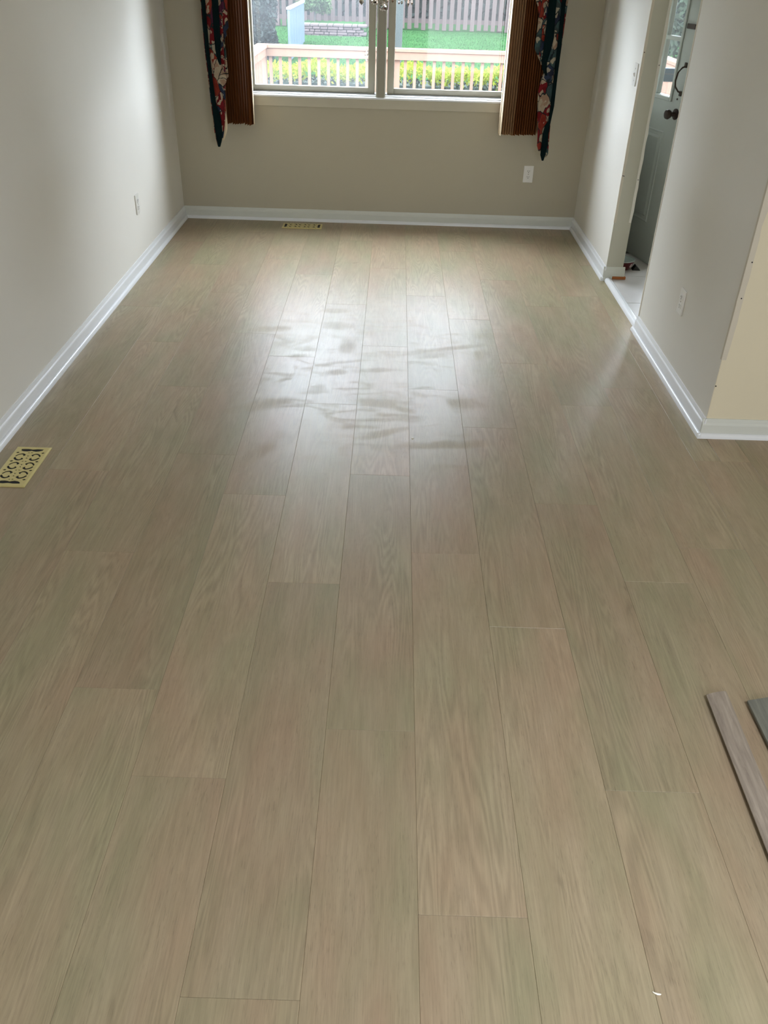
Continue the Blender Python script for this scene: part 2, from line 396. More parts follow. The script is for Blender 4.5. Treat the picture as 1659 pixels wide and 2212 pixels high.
stub = struct(obj('wall_right', w, paint_cool), 'short off-white wall stub between window wall and doorway', 'wall')
w = BM(); add_box(w, XR, XR+TH, YC+.003, YJ0, -.05, ZC+.1)
wrn = struct(obj('wall_right_near', w, paint_cool), 'off-white wall between doorway and outside corner', 'wall')
w = BM(); add_box(w, XR+.001, XR+TH, YC, YC+.003, -.05, ZC+.1); add_box(w, XR+TH, XE, YC, YC+TH, -.05, ZC+.1)
struct(obj('wall_cross', w, paint_cream2), 'cream painted wall facing the camera at the right edge', 'wall')
w = BM(); add_box(w, XE, XE+.15, YF-.2, YB+.2, -.05, ZC+.1); struct(obj('wall_far_right', w, paint_cool))
w = BM(); FX0, FX1, FZ0, FZ1 = .40, 2.30, .15, 2.12
add_box(w, XL, FX0, YF-.2, YF, -.05, ZC+.1); add_box(w, FX1, XE, YF-.2, YF, -.05, ZC+.1)
add_box(w, FX0, FX1, YF-.2, YF, -.05, FZ0); add_box(w, FX0, FX1, YF-.2, YF, FZ1, ZC+.1)
struct(obj('wall_front', w, paint_cool))
w = BM(); add_box(w, XL-.15, XE+.15, YF-.2, YB+.22, ZC, ZC+.12); struct(obj('ceiling', w, ceiling_m))
# front window seen by no camera here: frame and sill around the daylight
w = BM()
add_box(w, FX0, FX1, YF-.12, YF-.06, FZ0, FZ0+.05); add_box(w, FX0, FX1, YF-.12, YF-.06, FZ1-.05, FZ1)
for x in (FX0, (FX0+FX1)/2-.03, FX1-.06): add_box(w, x, x+.06, YF-.12, YF-.06, FZ0+.05, FZ1-.05)
window2 = struct(obj('window_2', w, alu))
obj('sky_blocker', box(FX0, FX1, YF-.05, YF-.035, FZ0, FZ1), simple('sky_blocker_white', (236, 234, 228), .8), window2)  # unseen blind added to keep sky light out of the front opening
w = BM()
add_box(w, KX0, KX1, YB+.08, YB+.13, KZ0, KZ0+.05); add_box(w, KX0, KX1, YB+.08, YB+.13, KZ1-.05, KZ1)
for x in (KX0, (KX0+KX1)/2-.02, KX1-.05): add_box(w, x, x+.05, YB+.08, YB+.13, KZ0+.05, KZ1-.05)
struct(obj('window_3', w, alu))
# painted-over corner beads: proud ragged strips on the stub end, doorway edge and outside corner
def ragged_strip(name, x0, x1, y, z0, z1, mat, parent, th=.0018, amp=.0025, step=.05, flip=False):
    bm = BM(); L = []; R = []; z = z0; rr = random.Random(int(x0*999)+int(z0*77))
    while z < z1:
        L.append((x0 + rr.uniform(-amp, amp)*.3, y, z)); R.append((x1 + rr.uniform(-amp, amp), y, z)); z += step*rr.uniform(.6, 1.4)
    L.append((x0, y, z1)); R.append((x1, y, z1))
    add_poly(bm, L + R[::-1], (0, -1, 0), th); return obj(name, bm, mat, parent)
ragged_strip('corner_bead', XR-.001, XR+.013, YJ1, .35, 2.44, primer, stub)
ragged_strip('corner_bead', XR+TH-.014, XR+TH+.001, YJ1, .352, 2.44, paint_cool, stub)
obj('end_face', box(XR+.0005, XR+TH-.0005, YJ1-.001, YJ1+.002, .08, 2.44), paint_grey, stub)['label'] = 'grey-green painted wall end facing the camera'
bm = box(XR-.002, XR+.004, YJ0-.012, YJ0+.003, .08, 2.08, .001); obj('corner_bead', bm, primer, wrn)
ragged_strip('corner_bead', XR-.002, XR+.020, YC, .345, 2.44, primer, wrn, amp=.004)
bm = BM(); add_box(bm, XR-.0018, XR+.002, YC-.002, YC+.014, .345, 2.44); obj('corner_bead', bm, primer, wrn)
def dots(parent, pts, nrm):
    for p in pts:
        bm = BM(); M_ = Vector(nrm).to_track_quat('Z', 'Y').to_matrix().to_4x4()
        add_lathe(bm, [(0, .0006), (.0028, .0006), (.003, -.001), (0, -.001)], 8, p, M_); obj('nail_hole', bm, black_m, parent)
dots(stub, [(XR+.006, YJ1-.002, 1.26), (XR+.006, YJ1-.002, .62), (XR+.012, YJ1-.002, .618), (XR+TH-.006, YJ1-.002, 1.20), (XR+TH-.006, YJ1-.002, .60)], (0, -1, 0))
dots(wrn, [(XR+.012, YC-.002, .60), (XR+.016, YC-.002, .74), (XR+.004, YC-.001, .23)], (0, -1, 0))

# ---------------------------------------------------------------- floor of individual planks
fl = BM(); add_box(fl, XL-.1, XR+.02, YF-.1, YB+.05, -.06, -.006); add_box(fl, XR+.02, XE+.1, YF-.1, YC+.05, -.06, -.006)
floor = struct(obj('floor', fl, simple('subfloor', (92, 78, 62), .9)), 'pale oak vinyl plank floor through both rooms', 'floor')
PW, X0, PL = .2295, -.130, 1.278
known = {-6: [2.894, 4.525], -5: [4.03], -4: [3.516], -3: [4.181], -2: [3.895], -1: [3.383], 0: [4.061], 1: [3.563], 2: [4.479], 3: [3.894], 4: [4.721], 5: [3.64], 6: [4.25]}
def add_plank(x0, x1, y0, y1):
    g = .00015
    o = obj('plank', box(x0+g, x1-g, y0+g, y1-g, -.006, 0, .0007), floor_m, floor)
    return o
rnd = random.Random(3)
for k in range(-7, 19):
    xa, xb = X0 + PW*k, X0 + PW*(k+1)
    xa2, xb2 = max(xa, XL+.004), min(xb, XE-.005)
    if xb2 - xa2 < .02: continue
    ytop = YB-.005 if xa < XR else YC-.005
    if k == -7: js = [3.1]
    else: js = known.get(k, [rnd.uniform(1, 2.2)])
    ys = set(round(j, 3) for j in js)
    if k == -6: ys |= {1.62, .34, -.94, -2.22, 5.80}
    else:
        j = js[0]
        for s in (-1, 1):
            y = j
            while YF < y < 7: ys.add(round(y, 3)); y += s*PL
    ys = sorted(y for y in ys if YF+.12 < y < ytop-.12)
    ys = [YF+.005] + ys + [ytop]
    for a, b in zip(ys, ys[1:]):
        if k == 6 and a < YC < b:      # notched round the outside corner
            pass
        x2 = xb2
        if xb2 > XR and a >= YC-.3 and ytop > YC: x2 = min(xb2, XR+.012)
        if k == 6 and a < YC-.3 and b > YC:
            add_plank(xa2, XR+.012, a, b)
            add_plank(XR+.013, xb2, a, min(b, YC-.005)) if xb2 - XR > .03 else None
        else:
            add_plank(xa2, x2, a, b)
            if x2 < xb2 and a < YC-.02: add_plank(x2+.001, xb2, a, YC-.005)

# kitchen tile floor
ts = BM(); add_box(ts, XR+.02, XE, YC+TH, YB, -.06, .004)
tf = struct(obj('floor_kitchen', ts, grout_m), 'pale grey tile floor beyond the doorway', 'floor')
T = .50
for i in range(-1, 6):
    for j in range(-1, 5):
        x0, y0 = XR+.035 + T*i - .12, 4.805 + T*(j-3)
        a, b, c, d = max(x0+.002, XR+.045), min(x0+T-.002, XE), max(y0+.002, YC+TH), min(y0+T-.002, YB+.1)
        if b-a > .02 and d-c > .02: obj('tile', box(a, b, c, d, .004, .009, .0015), tile_m, tf)

# ---------------------------------------------------------------- baseboards
H_ = .083
prof = [(0, 0), (.013, 0), (.013, .056), (.0115, .061), (.0075, .066), (.0065, .073), (.0045, H_), (0, H_)]
qr = [(.014, 0)] + [(.014 + .014*math.cos(t*PI/2/6), .020*math.sin(t*PI/2/6)) for t in range(7)] + [(.014, .020)]
qr = qr[1:-1] + [(.014, 0)]
def baseb(name, p0, p1, nrm, mat=trim_white, label=None, qmat=None, q0=None, q1=None):
    n = Vector(nrm); bm = BM(); ax = lambda a, b: n*a + Vector((0, 0, b))
    add_prism(bm, prof, p0, p1, ax); o = struct(obj(name, bm, mat, smooth=False), label, 'baseboard')
    bm = BM(); add_prism(bm, qr, q0 or p0, q1 or p1, ax); obj('quarter_round', bm, qmat or trim_white, o, smooth=True)
    return o
baseb('baseboard_left', (XL, YF, 0), (XL, YB, 0), (1, 0, 0), label='white baseboard along the long left wall')
baseb('baseboard_back', (XL, YB, 0), (XR, YB, 0), (0, -1, 0), trim_worn, 'dull white baseboard under the window')
baseb('baseboard_right', (XR, YJ1-.011, 0), (XR, YB, 0), (-1, 0, 0), label='white baseboard on the wall stub right of the window', q0=(XR, YJ1-.028, 0))
baseb('baseboard_right_near', (XR, YC-.011, 0), (XR, YJ0, 0), (-1, 0, 0), label='white baseboard from doorway to outside corner', q0=(XR, YC-.028, 0), q1=(XR, YJ0+.01, 0))
baseb('baseboard_cross', (XR-.014, YC, 0), (XE, YC, 0), (0, -1, 0), trim_worn, 'white baseboard at the right edge facing the camera', q0=(XR-.028, YC, 0))
# wrap round the stub end; its right half is cut short above a strip of raw wood
bm = BM(); ax = lambda a, b: Vector((0, -a, b))
add_prism(bm, prof, (XR-.0138, YJ1, 0), (XR+.045, YJ1, 0), ax)
p2 = [(a, max(b, .026)) for a, b in prof]
add_prism(bm, p2, (XR+.045, YJ1, 0), (XR+TH+.014, YJ1, 0), ax)
e = struct(obj('baseboard_end', bm, trim_worn), 'white baseboard wrapped round the wall stub end, cut above raw wood', 'baseboard')
bm = BM(); add_prism(bm, qr, (XR-.028, YJ1, 0), (XR+.030, YJ1, 0), ax); obj('quarter_round', bm, trim_worn, e, smooth=True)
s = obj('wood_strip', box(XR+.046, XR+TH+.024, YJ1-.018, YJ1-.001, .009, .0255, .001), shim_m)
tag(s, 'short raw orange wood strip under the cut baseboard at the doorway', 'wood strip')
# threshold moulding across the doorway
bm = BM(); pr = [(0, 0), (.042, 0), (.042, .014), (.030, .016), (.022, .022), (.012, .021), (.004, .014), (0, .006)]
add_prism(bm, pr, (XR-.004, YJ0+.002, 0), (XR-.004, YJ1-.030, 0), lambda a, b: Vector((a, 0, b)))
struct(obj('trim_1', bm, trim_white, smooth=True), 'glossy white threshold strip across the doorway', 'threshold')

# ---------------------------------------------------------------- dining window
GY = YB + .10
win = bpy.data.objects.new('window_1', None); C.objects.link(win); win.location = (0, 0, 0)
struct(win, 'double sliding window with dusty panes and wide central post', 'window')
ZS = WZ0
bm = BM()   # flat casing under and around
add_box(bm, WX0-.06, WX1+.06, YB-.012, YB+.001, ZS-.062, ZS, .002); add_box(bm, WX0-.06, WX1+.06, YB-.012, YB+.001, WZ1, WZ1+.06, .002)
add_box(bm, WX0-.06, WX0, YB-.012, YB+.001, ZS, WZ1, .002); add_box(bm, WX1, WX1+.06, YB-.012, YB+.001, ZS, WZ1, .002)
obj('casing', bm, casing_m, win)
bm = BM(); add_box(bm, WX0, WX1, YB-.020, YB+.06, ZS-.003, ZS+.010, .003); add_box(bm, WX0, WX1, YB+.02, YB+.06, ZS+.010, ZS+.018, .001)
obj('sill', bm, trim_white, win)
XM = -.104
bm = BM(); add_box(bm, XM-.033, XM+.033, YB-.008, YB+.10, ZS, WZ1, .004)
add_box(bm, XM-.024, XM-.020, YB-.011, YB, ZS+.01, WZ1, .001); add_box(bm, XM+.020, XM+.024, YB-.011, YB, ZS+.01, WZ1, .001)
obj('mullion', bm, alu, win)
bm = BM(); add_box(bm, WX0, WX1, YB+.06, YB+.16, ZS, ZS+.022, .001); obj('track', bm, alu_grey, win)
bm = BM(); add_box(bm, WX0, WX0+.02, YB+.02, YB+.16, ZS, WZ1); add_box(bm, WX1-.02, WX1, YB+.02, YB+.16, ZS, WZ1); add_box(bm, WX0, WX1, YB+.02, YB+.16, WZ1-.03, WZ1); obj('jamb', bm, alu, win)
def sash(x0, x1, gl, lab):
    bm = BM(); y0, y1 = GY-.018, GY+.018; zb, zt = ZS+.022, WZ1-.03
    add_box(bm, x0, x0+.048, y0, y1, zb, zt, .002); add_box(bm, x1-.048, x1, y0, y1, zb, zt, .002)
    add_box(bm, x0+.048, x1-.048, y0, y1, zb, zb+.036, .002); add_box(bm, x0+.048, x1-.048, y0, y1, zt-.04, zt, .002)
    o = obj('sash', bm, alu, win)
    obj('glass_pane', box(x0+.045, x1-.045, GY-.002, GY+.002, zb+.03, zt-.03), gl, o)['label'] = lab
    return o
sash(WX0+.005, XM-.042, glass_dusty, 'hazy dusty window pane, left of the central post')
sash(XM+.042, WX1-.005, glass_clear, 'window pane right of the central post')

# crystal beads standing in for the chandelier's reflection in the left pane
p = at(792, 118, GY-.012)
sc = thing('reflection_beads', 'small faceted beads imitating the chandelier reflection in the left pane beside the post', 'reflection', p)
bm = BM(); add_tube(bm, [(0, 0, .03), (0, 0, .9)], .0006, 4); obj('thread', bm, iron, sc)
for i, (r, z) in enumerate(((.010, .022), (.014, 0), (.009, -.028))):
    bm = BM(); bmesh.ops.create_icosphere(bm, subdivisions=1, radius=r); bmesh.ops.translate(bm, verts=bm.verts, vec=(0, 0, z)); obj('bead', bm, crystal, sc)

# ---------------------------------------------------------------- vertical blind, drawn to both sides
vb = thing('vertical_blind', 'tan vertical blind drawn open into a stack on each side of the window', 'blind', (0, 0, 0))
obj('head_rail', box(-1.25, 1.02, YB-.165, YB-.055, 2.10, 2.15, .004), alu, vb)
def vane(x, y, ang, zb, mat=vane_m, wd=.089):
    bm = BM(); n = 6
    for k in range(n):                               # slightly curved section
        a0, a1 = (k/n-.5)*wd, ((k+1)/n-.5)*wd
        c0, c1 = .003*(1-(2*a0/wd)**2), .003*(1-(2*a1/wd)**2)
        vv = [bm.verts.new(q) for q in ((a0, c0, zb), (a1, c1, zb), (a1, c1, 2.10), (a0, c0, 2.10), (a0, c0+.0012, zb), (a1, c1+.0012, zb), (a1, c1+.0012, 2.10), (a0, c0+.0012, 2.10))]
        for f in ((0, 1, 2, 3), (7, 6, 5, 4), (0, 4, 5, 1), (3, 2, 6, 7), (0, 3, 7, 4), (1, 5, 6, 2)): bm.faces.new([vv[i] for i in f])
    bmesh.ops.remove_doubles(bm, verts=bm.verts, dist=.0001)
    o = obj('vane', bm, mat, vb, smooth=True); o.location = (x, y, 0); o.rotation_euler = (0, 0, ang); return o
rv = random.Random(5)
for i in range(15):
    vane(-1.215 + i*.0165, YB-.11 + rv.uniform(-.002, .002), math.radians(79 + rv.uniform(-2, 2)), .672 + rv.uniform(-.004, .004) - (.006 if i > 11 else 0))
vane(-.966, YB-.112, math.radians(95), .664, vane_edge)['label'] = 'pale end vane at the window side'
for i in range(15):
    vane(.738 + i*.0158, YB-.11 + rv.uniform(-.002, .002), math.radians(101 + rv.uniform(-2, 2)), .656 + rv.uniform(-.004, .004), vane_backlit if i < 5 else vane_m)
vane(.725, YB-.112, math.radians(96), .650, vane_edge)['label'] = 'pale end vane at the window side'
vane(.985, YB-.105, math.radians(112), .662, vane_edge)['label'] = 'pale wide-turned vane beside the wall'

# ---------------------------------------------------------------- floral jabots
def panel(parent, name, Ltop, rows, Y, mat, bulge=.012, Ytilt=0.0):
    """rows: (pixel y, left px, right px); above the frame it goes on up to the rod"""
    bm = BM(); pts = []
    for y, a, b in rows:
        A, B = at(a, y, Y), at(b, y, Y); pts.append((A.x, B.x, (A.z+B.z)/2))
    z_top = 2.19; xa, xb, z0 = pts[0]; pts = [(xa + Ltop[0], xb + Ltop[1], z_top), (xa + Ltop[0]*.5, xb + Ltop[1]*.5, (z_top+z0)/2)] + pts
    n = 5; grid = []; back = []
    for xa, xb, z in pts:
        r1 = []; r2 = []
        for k in range(n+1):
            t = k/n; x = xa + (xb-xa)*t; yy = Y - bulge*math.sin(PI*t) + Ytilt*t
            r1.append(bm.verts.new((x, yy, z))); r2.append(bm.verts.new((x, yy+.0022, z)))
        grid.append(r1); back.append(r2)
    for i in range(len(grid)-1):
        for k in range(n):
            bm.faces.new((grid[i][k], grid[i][k+1], grid[i+1][k+1], grid[i+1][k])); bm.faces.new((back[i][k], back[i+1][k], back[i+1][k+1], back[i][k+1]))
        bm.faces.new((grid[i][0], grid[i+1][0], back[i+1][0], back[i][0])); bm.faces.new((grid[i][n], back[i][n], back[i+1][n], grid[i+1][n]))
    for k in range(n):
        bm.faces.new((grid[0][k], back[0][k], back[0][k+1], grid[0][k+1])); bm.faces.new((grid[-1][k], grid[-1][k+1], back[-1][k+1], back[-1][k]))
    return obj(name, bm, mat, parent, smooth=True)
# unseen swag valance between the jabots, added to cut the window's upper light
def valance():
    t = thing('added_valance', 'added floral swag valance shading the top of the dining window', 'valance', (0, 0, 0))
    for x0, x1 in ((-1.36, -.42), (-.55, .33), (.22, 1.17)):
        bm = BM(); nx, nz = 18, 8; G = []
        for i in range(nx+1):
            a = i/nx; x = x0 + (x1-x0)*a; dep = VAL_Z + .10*(1-math.sin(PI*a))
            G.append([bm.verts.new((x, YB-.265 - .02*math.sin(PI*a) - .008*math.sin(j*2.4 + 3*math.sin(PI*a)), 2.185 + (dep-2.185)*j/nz)) for j in range(nz+1)])
        for i in range(nx):
            for j in range(nz): bm.faces.new((G[i][j], G[i+1][j], G[i+1][j+1], G[i][j+1]))
        r_ = bmesh.ops.solidify(bm, geom=bm.faces[:], thickness=.002)
        obj('swag', bm, floral, t, smooth=True)
VAL_Z = 1.66
valance()
rod = thing('curtain_rod', 'curtain rod over the dining window', 'curtain rod', (0, 0, 0))
bm = BM(); add_tube(bm, [(-1.42, YB-.19, 2.20), (1.23, YB-.19, 2.20)], .012, 12); obj('pole', bm, iron, rod, smooth=True)
for x in (-1.40, -.1, 1.21): obj('bracket', box(x-.008, x+.008, YB-.19, YB-.0005, 2.19, 2.21), iron, rod)

jl = thing('jabot_curtain', 'floral jabot with dark green border hanging left of the window', 'curtain', (0, 0, 0), group='floral jabots beside the dining window')
panel(jl, 'floral_face', (-.03, .05), [(0, 440, 459), (60, 446, 462), (108, 450.5, 466), (130, 453, 476), (150, 456, 482), (169, 457, 490), (185, 459, 487), (215, 462, 487), (240, 466, 488), (262, 470, 486), (285, 474, 484), (298, 477, 482)], 6.215, floral, .006)
panel(jl, 'dark_border', (-.03, -.03), [(0, 434, 443), (50, 438, 447), (108, 443, 452), (169, 451, 459), (230, 458, 468), (246, 459.5, 475), (261, 461.5, 478), (292, 466, 481), (305, 468.5, 479), (317, 471, 476)], 6.200, border_m, .006)
panel(jl, 'edge_turnback', (-.032, -.032), [(0, 432.5, 435), (108, 442, 444), (169, 449.5, 451.5), (230, 456.5, 458.5), (292, 464, 466.5), (315, 470, 471.5)], 6.208, floral2, .001)
panel(jl, 'dark_border', (.00, .03), [(0, 457, 471), (60, 461, 475), (108, 465, 476), (130, 470, 477), (140, 474, 478)], 6.209, border_m, .005)
panel(jl, 'lining', (.05, .05), [(0, 470, 476), (30, 472, 480), (70, 474, 482), (105, 475, 483), (140, 476, 486), (155, 479, 487)], 6.222, floral2, .004)
panel(jl, 'floral_face', (.06, .10), [(0, 473, 491), (35, 475, 491), (58, 477, 494), (68, 478, 488), (76, 478, 490), (84, 479, 485), (108, 480, 488), (140, 480, 491), (165, 481, 494), (175, 482, 489)], 6.232, floral, .004)
panel(jl, 'lining', (.02, .02), [(245, 474, 489), (262, 476, 491), (280, 478, 491), (292, 480, 488), (303, 480, 484)], 6.226, cream_lining, .003)

jr = thing('jabot_curtain', 'floral jabot with dark green border hanging right of the window', 'curtain', (0, 0, 0), group='floral jabots beside the dining window')
panel(jr, 'floral_face', (0, .03), [(0, 1201, 1216), (40, 1196, 1214), (80, 1197, 1212), (105, 1187, 1208), (150, 1180, 1203), (167, 1170, 1199), (200, 1162, 1197), (230, 1161, 1193), (262, 1161, 1189), (275, 1162, 1181), (295, 1161, 1174), (315, 1160, 1170), (327, 1163, 1169)], 6.220, floral, .006)
panel(jr, 'dark_border', (.03, .03), [(0, 1214, 1223), (50, 1209, 1218), (108, 1203, 1212), (169, 1196, 1204), (230, 1189, 1197), (262, 1184, 1190), (270, 1178, 1188), (290, 1172, 1185), (310, 1170, 1184), (335, 1167, 1178), (347, 1170, 1174)], 6.205, border_m, .006)
panel(jr, 'edge_turnback', (.0, .03), [(262, 1188, 1190), (290, 1184, 1187), (320, 1180, 1185), (332, 1178, 1184), (340, 1176, 1180)], 6.225, floral2, .001)
panel(jr, 'dark_border', (-.05, 0), [(0, 1186, 1203), (40, 1182, 1199), (80, 1177, 1197), (108, 1174, 1190), (135, 1170, 1182), (150, 1171, 1181), (163, 1178, 1182)], 6.212, border_m, .006)
panel(jr, 'lining', (-.06, -.05), [(0, 1178, 1187), (40, 1174, 1183), (80, 1170, 1178), (115, 1165, 1174), (140, 1168, 1171)], 6.226, floral2, .004)
panel(jr, 'floral_face', (-.10, -.06), [(0, 1157, 1184), (12, 1161, 1184), (30, 1164, 1180), (60, 1161, 1176), (95, 1156, 1172), (105, 1155, 1171), (118, 1160, 1169), (133, 1166, 1169)], 6.236, floral, .004)

# ---------------------------------------------------------------- electrical plates
def outlet(name_label, loc, rotz):
    """faces local -Y"""
    t = thing('wall_outlet', name_label, 'outlet', loc, rotz, 'white duplex wall outlets')
    obj('cover_plate', box(-.035, .035, -.0065, 0, -.057, .057, .0025, 2), plate_white, t)
    for z in (.0195, -.0195):
        bm = BM(); pts = []
        for k in range(20):
            a = 2*PI*k/20; pts.append((.0172*math.cos(a), 0, max(-.0125, min(.0125, .0172*math.sin(a)))))
        add_poly(bm, [(x, -.006, zz+z) for x, _, zz in pts], (0, -1, 0), .0025); r = obj('receptacle', bm, plate_white, t)
        obj('slot', box(-.0075, -.0052, -.0090, -.0080, z-.001, z+.0075), black_m, r)
        obj('slot', box(.0052, .0075, -.0090, -.0080, z-.0005, z+.007), black_m, r)
        bm = BM(); add_lathe(bm, [(0, .0005), (.0026, .0005), (.0026, -.0005), (0, -.0005)], 10, (0, -.0085, z-.0065), Matrix.Rotation(PI/2, 4, 'X')); obj('slot', bm, black_m, r)
    bm = BM(); add_lathe(bm, [(0, .001), (.003, .0005), (.0034, -.0005), (0, -.0005)], 12, (0, -.007, 0), Matrix.Rotation(PI/2, 4, 'X')); obj('screw', bm, alu, t)
    return t
outlet('white duplex outlet on the cream window wall, lower right', (.971, YB, .376), 0)
outlet('white duplex outlet on the long left wall', (XL, 5.235, .376), PI/2)
outlet('white duplex outlet on the wall right of the doorway', (XR, 3.785, .376), -PI/2)
t = thing('light_switch', 'white light switch plate on the wall stub beside the doorway', 'light switch', (XR, 5.328, 1.143), -PI/2)
obj('cover_plate', box(-.035, .035, -.0065, 0, -.057, .057, .0025, 2), plate_white, t)
bm = BM(); add_poly(bm, [(-.005, -.006, -.011), (-.005, -.006, .011), (-.005, -.016, .006), (-.005, -.010, -.008)], (1, 0, 0), .010); obj('toggle', bm, plate_white, t)
for z in (.03, -.03):
    bm = BM(); add_lathe(bm, [(0, .001), (.003, .0005), (.0034, -.0005), (0, -.0005)], 12, (0, -.007, z), Matrix.Rotation(PI/2, 4, 'X')); obj('screw', bm, alu, t)

# ---------------------------------------------------------------- brass floor registers
def register(label, loc, rotz, L=.297, W=.136):
    t = thing('floor_register', label, 'floor vent', loc, rotz, 'brass scrollwork floor registers')
    cu = bpy.data.curves.new('grille', 'CURVE'); cu.dimensions = '2D'; cu.fill_mode = 'BOTH'; cu.extrude = .0006
    def spl(pts):
        s = cu.splines.new('POLY'); s.points.add(len(pts)-1); s.use_cyclic_u = True
        for q, (x, y) in zip(s.points, pts): q.co = (x, y, 0, 1)
    spl([(-W/2+.006, -L/2+.006), (W/2-.006, -L/2+.006), (W/2-.006, L/2-.006), (-W/2+.006, L/2-.006)])
    for s in (1, -1):                                  # winged slots at both ends
        P = [(-.044, .128), (-.030, .1295), (-.018, .130), (0, .1265), (.018, .130), (.030, .1295), (.044, .1285), (.040, .118), (.031, .112), (.018, .109), (.007, .1115), (0, .115), (-.007, .1115), (-.018, .109), (-.031, .110), (-.041, .115)]
        spl([(x, s*y) for x, y in P])
    def stroke(cx, cy_, rx, ry, a0, a1, w0, w1, mir):
        out, inn = [], []; n = 12
        for k in range(n+1):
            t_ = k/n; a = a0 + (a1-a0)*t_; shr = 1 - .42*max(0, t_-.62)/.38
            w = w0 + (w1-w0)*t_; w *= (1 + .5*math.exp(-((t_-.93)/.08)**2)); w *= .3 if k in (0, n) else 1
            x, y = rx*shr*math.cos(a), ry*shr*math.sin(a)
            nx, ny = math.cos(a), math.sin(a)
            out.append((cx + mir*(x + nx*w), cy_ + y + ny*w)); inn.append((cx + mir*(x - nx*w), cy_ + y - ny*w))
        spl(out + inn[::-1])
    U = .0665
    for u in (-U, 0, U):
        for mir in (1, -1):
            cx = -.0255*mir
            stroke(cx, u, .0215, .0235, math.radians(174), math.radians(36), .0030, .0052, mir)
            stroke(cx, u, .0215, .0235, math.radians(186), math.radians(324), .0040, .0052, mir)
        for s in (1, -1): spl([(0, u+s*.0035), (.0055, u+s*.013), (0, u+s*.0105), (-.0055, u+s*.013)])
    for u in (-1.5*U, -.5*U, .5*U, 1.5*U):
        for s in (1, -1):
            spl([(s*.041, u), (s*.049, u+.0055), (s*.057, u), (s*.049, u-.0055)])
            spl([(s*.003, u+.0035), (s*.013, u), (s*.003, u-.0035)])
    co = bpy.data.objects.new('tmp', cu); C.objects.link(co)
    dg = bpy.context.evaluated_depsgraph_get(); me = bpy.data.meshes.new_from_object(co.evaluated_get(dg))
    bpy.data.objects.remove(co); me.name = 'grille'; me.materials.clear(); me.materials.append(brass)
    g = bpy.data.objects.new('grille', me); C.objects.link(g); g.parent = t; g.location = (0, 0, .0046)
    # sloping rim
    bm = BM(); o_ = [(-W/2, -L/2), (W/2, -L/2), (W/2, L/2), (-W/2, L/2)]; i_ = [(-W/2+.007, -L/2+.007), (W/2-.007, -L/2+.007), (W/2-.007, L/2-.007), (-W/2+.007, L/2-.007)]
    A = [bm.verts.new((x, y, .0006)) for x, y in o_]; B = [bm.verts.new((x, y, .0030)) for x, y in o_]; D = [bm.verts.new((x, y, .0054)) for x, y in i_]; E = [bm.verts.new((x, y, .0006)) for x, y in i_]
    for k in range(4):
        j = (k+1) % 4; bm.faces.new((A[k], A[j], B[j], B[k])); bm.faces.new((B[k], B[j], D[j], D[k])); bm.faces.new((D[k], D[j], E[j], E[k])); bm.faces.new((E[k], E[j], A[j], A[k]))
    obj('rim', bm, brass, t)
    obj('dark_backing', box(-W/2+.010, W/2-.010, -L/2+.010, L/2-.010, .0004, .0038), black_m, t)['label'] = 'black sheet imitating the dark opening under the scrollwork'  # black sheet in place of the shaded duct opening
    return t
register('bright brass scrollwork floor register beside the left wall', (-1.388, 2.763, 0), 0)
r2 = register('brass scrollwork floor register under the window', (-.650, 6.262, 0), PI/2, .287, .130)

# ---------------------------------------------------------------- leftovers on the floor
def offcut_strip(bm, prof_, L_, slant):
    A = [bm.verts.new((a, slant*a, b)) for a, b in prof_]; B = [bm.verts.new((a, -L_, b)) for a, b in prof_]; n = len(prof_)
    for k in range(n): bm.faces.new((A[k], A[(k+1) % n], B[(k+1) % n], B[k]))
    bm.faces.new(A[::-1]); bm.faces.new(B)
mo = thing('molding_offcut', 'long narrow grey-brown wood moulding lying on the floor at the right', 'molding', (.925, 1.660, .0002), math.radians(-1.0))
bm = BM(); offcut_strip(bm, [(-.030, .011), (.030, .011), (.030, .0135), (.022, .0175), (.006, .0195), (-.012, .0195), (-.024, .018), (-.030, .0145)], .83, .30); obj('cap', bm, offcut_m, mo)
bm = BM(); offcut_strip(bm, [(-.009, 0), (.009, 0), (.009, .011), (-.009, .011)], .83, .30); obj('spine', bm, offcut_dark, mo)
po = thing('board_offcut', 'dark grey board offcut cut off by the right picture edge', 'board', (1.000, 1.634, .0002), math.radians(1.0))
bm = BM(); offcut_strip(bm, [(0, .008), (.15, .008), (.15, .017), (.001, .017), (0, .016)], .60, .22); obj('board', bm, offcut_dark, po)
bm = BM(); offcut_strip(bm, [(.02, 0), (.13, 0), (.13, .008), (.02, .008)], .60, .22); obj('underlay', bm, rubber, po)
bm = BM(); add_tube(bm, [(-.0075, .004, .002), (-.004, .0008, .003), (.001, -.0012, .0035), (.0055, -.0012, .003), (.008, -.0002, .002)], [.0008, .0016, .002, .0017, .0008], 8)
tag(obj('shaving', bm, scrap_m, loc=(.561, .858, .0), smooth=True), 'tiny white curled shaving on the floor near the camera', 'scrap')
bm = BM(); bmesh.ops.create_icosphere(bm, subdivisions=1, radius=.004); bmesh.ops.scale(bm, vec=(1.4, 1, .6), verts=bm.verts)
tag(obj('crumb', bm, scrap_m, loc=(.115, 3.085, .0022)), 'tiny pale crumb in the middle of the floor', 'crumb')

# ---------------------------------------------------------------- beyond the doorway: open back door
A_ = math.radians(15)
dr = bpy.data.objects.new('door_1', None); C.objects.link(dr); dr.location = (1.49, 6.38, .009); dr.rotation_euler = (0, 0, -(PI/2 - A_))
struct(dr, 'grey-white back door with glazed upper half standing open in the kitchen', 'door')
